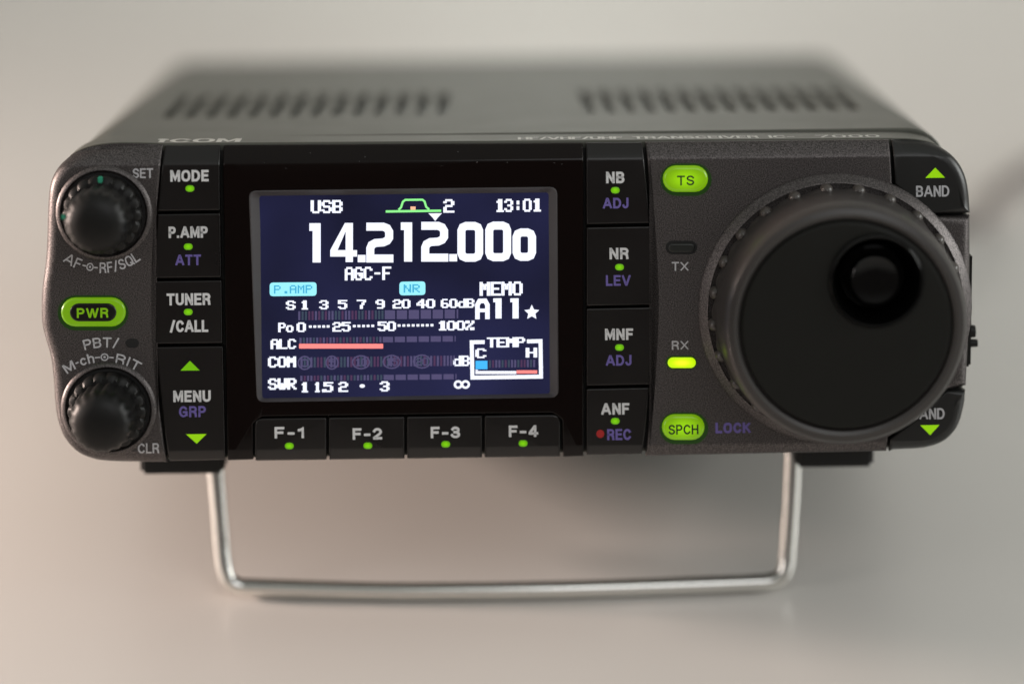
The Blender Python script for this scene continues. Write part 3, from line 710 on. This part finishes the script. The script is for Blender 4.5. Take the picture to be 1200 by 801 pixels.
# twin rotary controls
def twin(cx, cy, marks):
    X, Z = pp(cx, cy)
    t = build('rotary_knob', lathe_bm([(6.9, 0.5), (6.9, -2.6), (6.75, -3.4), (6.2, -3.9), (5.2, -4.0), (5.0, -3.6), (0, -3.6)], X, Z, 180, 18, [0, 0.45, 0.45, 0.28, 0, 0, 0], 0.7), M['rubber'], radio)
    build('knob_cap', lathe_bm([(5.0, -3.0), (5.35, -3.4), (5.6, -4.6), (5.6, -10.4), (5.4, -11.8), (4.9, -12.8), (4.0, -13.5), (2.7, -13.9), (1.3, -14.1), (0, -14.15)], X, Z, 180, 18, [0, 0, 0.36, 0.36, 0.22, 0, 0, 0, 0, 0], 2), M['rubber'], t)
    build('knob_surround', lathe_bm([(8.7, 0.1), (8.6, -0.18), (8.2, -0.55), (7.85, -0.62), (7.5, -0.3), (7.35, 0.3)], X, Z, 72), M['panel'], t)
    bm = lathe_bm([(7.4, -0.03), (0, -0.03)], X, Z, 48); build('knob_recess', bm, M['gap'], t)
    for a, r, y, sx, sy, nm in marks:
        bm = bmesh.new(); a = math.radians(a)
        bmesh.ops.create_cube(bm, size=1.0, matrix=Matrix.Translation((X+r*math.cos(a), y, Z+r*math.sin(a))) @ Matrix.Rotation(-a, 4, 'Y') @ Matrix.Diagonal((sx, sy, 0.8, 1)))
        bmesh.ops.bevel(bm, geom=bm.edges[:], offset=0.12, segments=2, affect='EDGES')
        build('pointer_mark', bm, M['mint'], t)
    return t
twin(122, 250, [(90, 6.5, -3.5, 1.1, 1.2, ''), (170, 5.75, -11.0, 0.7, 1.5, '')])
twin(127.5, 479, [])

# right panel details
def lit_key(cx, cy, w_, h_, s, tw):
    t = slab('backlit_key', pill(cx, cy, w_, h_), -0.9, 0.3, M['keylamp'], radio, 0.7)
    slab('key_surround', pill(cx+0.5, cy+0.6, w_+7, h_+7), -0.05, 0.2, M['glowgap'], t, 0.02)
    legend(s, cx, cy+(1.5 if s == 'TS' else 2), tw, 11.5, M['dark'], t, y=-0.93, t=1.9)
    return t
lit_key(803.5, 210, 53, 31, 'TS', 20); lit_key(801, 501, 50, 30, 'SPCH', 35)
legend('LOCK', 859, 501, 41, 12.5, M['violet'], right)
for cy, m, s, ly in ((290, 'led_off', 'TX', 312), (424.5, 'led_on', 'RX', 404.3)):
    sr = slab('status_light', pill(798.5, cy, 37, 16), -0.06, 0.3, M['glowgap' if m == 'led_on' else 'gap'], radio, 0.03)  # rim of the lit lens carries its green halo as emission
    slab('light_lens', pill(799, cy+0.5, 33 if m == 'led_on' else 31, 12.5 if m == 'led_on' else 10), -0.3, 0.0, M[m], sr, 0.25)
    legend(s, 797, ly, 19.5, 10.5, M['pale'], right, t=1.8)

# main tuning dial
X, Z = pp(978.3, 362)
dial = build('tuning_dial', lathe_bm([(21.9, -1.0), (22.1, -1.9), (22.25, -2.9), (22.1, -4.0), (21.8, -5.0), (21.75, -8.0), (21.6, -14.5), (21.3, -16.5), (20.6, -17.5), (19.6, -17.8), (18.95, -17.5), (18.75, -16.6), (18.3, -16.6), (18.3, -10.6), (0, -10.6)], X, Z, 264, 22,
      [0.1, 0.35, 0.45, 0.3, 0, 0, 0, 0, 0, 0, 0, 0, 0, 0, 0], 3), M['grip'], radio)
build('dial_skirt', lathe_bm([(24.8, 0.1), (24.7, -0.25), (24.4, -0.5), (23.3, -1.6), (23.05, -1.7), (22.8, -1.55), (21.0, -1.2), (0, -1.2)], X, Z, 120), M['panel'], dial)
bm = bmesh.new()
for q in range(24):
    a = 2*PI*(q+0.35)/24
    bmesh.ops.create_uvsphere(bm, u_segments=14, v_segments=10, radius=1.0, matrix=Matrix.Translation((X+22.15*math.cos(a), -2.9, Z+22.15*math.sin(a))) @ Matrix.Rotation(-a, 4, 'Y') @ Matrix.Diagonal((1.1, 1.6, 1.2, 1)))
build('grip_studs', bm, M['stud'], dial)
fc = build('dial_face', lathe_bm([(0, -11), (18.45, -11), (18.45, -17.35), (18.2, -17.75), (17.7, -17.9), (0, -17.9)], X, Z, 120), M['face'], dial)
DX, DZ = pp(1026.5, 329, -17.9)
me_c = lathe_bm([(0, -25), (8.35, -25), (8.35, -11.5), (0, -11.5)], DX, DZ, 72); bmesh.ops.recalc_face_normals(me_c, faces=me_c.faces)
me = bpy.data.meshes.new('cutter'); bmesh.ops.scale(me_c, vec=(MM, MM, MM), verts=me_c.verts); me_c.to_mesh(me); me_c.free()
c = bpy.data.objects.new('cutter', me); sc.collection.objects.link(c); c.matrix_world = RM
fc.modifiers.clear(); md = fc.modifiers.new('cut', 'BOOLEAN'); md.operation = 'DIFFERENCE'; md.object = c; md.solver = 'EXACT'
bpy.context.view_layer.update()
new = bpy.data.meshes.new_from_object(fc.evaluated_get(bpy.context.evaluated_depsgraph_get()))
fc.modifiers.remove(md); fc.data = new; bpy.data.objects.remove(c)
for p in new.polygons: p.use_smooth = True
new.set_sharp_from_angle(angle=math.radians(35)); weighted(fc)
build('finger_dimple', lathe_bm([(8.3, -13.0), (8.3, -17.95), (8.22, -18.35), (7.98, -18.6), (7.7, -18.55), (7.45, -18.1), (7.1, -16.8), (6.4, -14.2), (5.6, -12.4), (4.9, -12.2), (4.65, -13.5), (4.5, -16.3), (4.36, -16.8), (4.1, -17.0), (3.75, -16.95), (3.2, -16.82), (1.6, -16.72), (0, -16.7)], DX, DZ, 96), M['dimple'], dial)

# side socket cover
x0, z0 = pp(1136, 300); x1, z1 = pp(1136, 432)
bm = bmesh.new(); bmesh.ops.create_cube(bm, size=1.0, matrix=Matrix.Translation((x0+0.1, 6.0, (z0+z1)/2)) @ Matrix.Diagonal((1.6, 8, abs(z1-z0), 1)))
bmesh.ops.bevel(bm, geom=bm.edges[:], offset=0.35, segments=2, affect='EDGES'); jc = build('socket_cover', bm, M['rubber'], radio)
xs, zs = pp(1138, 398, 6.0)
bm = bmesh.new()
bmesh.ops.create_cone(bm, cap_ends=True, segments=20, radius1=1.3, radius2=1.1, depth=1.6, matrix=Matrix.Translation((xs-0.1, 6, zs+1.6)) @ Matrix.Rotation(PI/2, 4, 'Y'))
bmesh.ops.create_cone(bm, cap_ends=True, segments=20, radius1=0.8, radius2=0.7, depth=1.6, matrix=Matrix.Translation((xs+0.35, 6, zs-0.6)) @ Matrix.Rotation(PI/2, 4, 'Y'))
build('cover_tab', bm, M['rubber'], jc)

# feet and wire stand
zbot = ZB
def foot(px0, px1, y0, y1, z1_, h):
    x0 = pp(px0, 545, y0)[0]; x1 = pp(px1, 545, y0)[0]
    bm = bmesh.new(); bmesh.ops.create_cube(bm, size=1.0, matrix=Matrix.Translation(((x0+x1)/2, (y0+y1)/2, z1_-h/2)) @ Matrix.Diagonal((x1-x0, y1-y0, h, 1)))
    bmesh.ops.bevel(bm, geom=bm.edges[:], offset=0.7, segments=3, affect='EDGES')
    return build('foot', bm, M['foot'], radio)
zf = pp(210, 555.5, 14.5)[1]; zf2 = pp(980, 547.5, 14.5)[1]
foot(164, 262, 14.5, 46, zbot+0.5, zbot+0.5-zf); foot(933, 1024, 14.5, 46, zbot+0.5, zbot+0.5-zf2)
# rear feet reach the table
rear_y = 160.0
z_table = (-ROOT_Z + rear_y*math.sin(TILT))/math.cos(TILT)
foot(190, 290, rear_y-8, rear_y+8, zbot+0.5, zbot-z_table+0.5); foot(900, 1000, rear_y-8, rear_y+8, zbot+0.5, zbot-z_table+0.5)
def st(px, py, y): x, z = pp(px, py, y); return Vector((x, y, z))
pts = [st(252, 530, 27.5)+Vector((0, 0, 2)), st(253, 552, 27.0), st(256, 590, 26.5), st(259.5, 630, 26.0), st(262, 655, 25.4)]
pts += [st(264.5, 669, 25.1), st(269, 680, 25.0), st(280, 686, 25.0), st(300, 687.5, 25.0)]
mid = [st(430, 691.5, 23.5), st(520, 692, 23.0), st(640, 690.5, 23.0), st(750, 687.5, 23.8)]
end = [st(880, 682.5, 24.8), st(901, 681, 25.0), st(914, 677, 25.0), st(920, 667, 25.2), st(922.5, 652, 25.6), st(925, 620, 26.0), st(927.5, 580, 26.5), st(929, 545, 27.0), st(930, 520, 27.5)+Vector((0, 0, 2))]
allp = [tuple(p) for p in pts+mid+end]
cm = []
P3 = [Vector(p) for p in allp]
for i in range(len(P3)-1):
    p0, p1, p2, p3 = P3[max(i-1, 0)], P3[i], P3[i+1], P3[min(i+2, len(P3)-1)]
    for q in range(6):
        t = q/6; cm.append(0.5*((2*p1)+(p2-p0)*t+(2*p0-5*p1+4*p2-p3)*t*t+(3*p1-p0-3*p2+p3)*t**3))
cm.append(P3[-1])
for p in cm:
    d = WIRE+0.05-(ROOT @ p).z
    if d > 0: p += ROOT.to_3x3().transposed() @ Vector((0, 0, d))
build('wire_stand', tube_bm(cm, WIRE, 18), M['chrome'], radio)
top_print('!COM', 182, 281, 3.8, 9.6, M['silver'], 'maker_legend', 1.0)
top_print('HF/VHF/UHF', 607, 730, 4.4, 8.2, M['silver'], 'type_legend')
top_print('TRANSCEIVER', 742, 890, 4.4, 8.2, M['silver'], 'type_legend')
top_print('IC-', 902, 932, 4.4, 8.2, M['silver'], 'type_legend')
top_print('7000', 957, 1032, 4.4, 8.2, M['silver'], 'type_legend')

# lint and dust caught on the upper edge
bm = bmesh.new(); rd = random.Random(5)
for q in range(16):
    x = rd.uniform(-48, 14); z = rd.uniform(Z_T1-0.6, Z_T0-0.6); r_d = rd.uniform(0.018, 0.04)
    bmesh.ops.create_icosphere(bm, subdivisions=1, radius=r_d, matrix=Matrix.Translation((x, prof(z)-0.02, z)) @ Matrix.Rotation(rd.uniform(0, 3), 4, 'Y') @ Matrix.Diagonal((rd.uniform(1, 2.2), 0.5, 1, 1)))
dust = build('dust', bm, M['pale'], radio); dust['kind'] = 'stuff'

# ------------------------------------------------------------------ cable behind the set
c0 = ROOT @ Vector((66, 177, 6))
way = [c0, c0+Vector((4, 16, -3)), c0+Vector((14, 34, -14))]
for a, b_, h in ((1128, 262, 9), (1168, 226, 4), (1205, 200, 3.2), (1290, 160, 3.2), (1400, 130, 3.2)):
    way.append(to_local_table(a, b_, h))
cm2 = []
for i in range(len(way)-1):
    p0, p1, p2, p3 = way[max(i-1, 0)], way[i], way[i+1], way[min(i+2, len(way)-1)]
    for q in range(8):
        t = q/8; cm2.append(0.5*((2*p1)+(p2-p0)*t+(2*p0-5*p1+4*p2-p3)*t*t+(3*p1-p0-3*p2+p3)*t**3))
cm2.append(way[-1])
for p in cm2: p.z = max(p.z, 2.45)
tag(build('power_cable', tube_bm(cm2, 2.4, 12), M['cable']), 'dark round cable running off to the right behind the radio', 'cable')
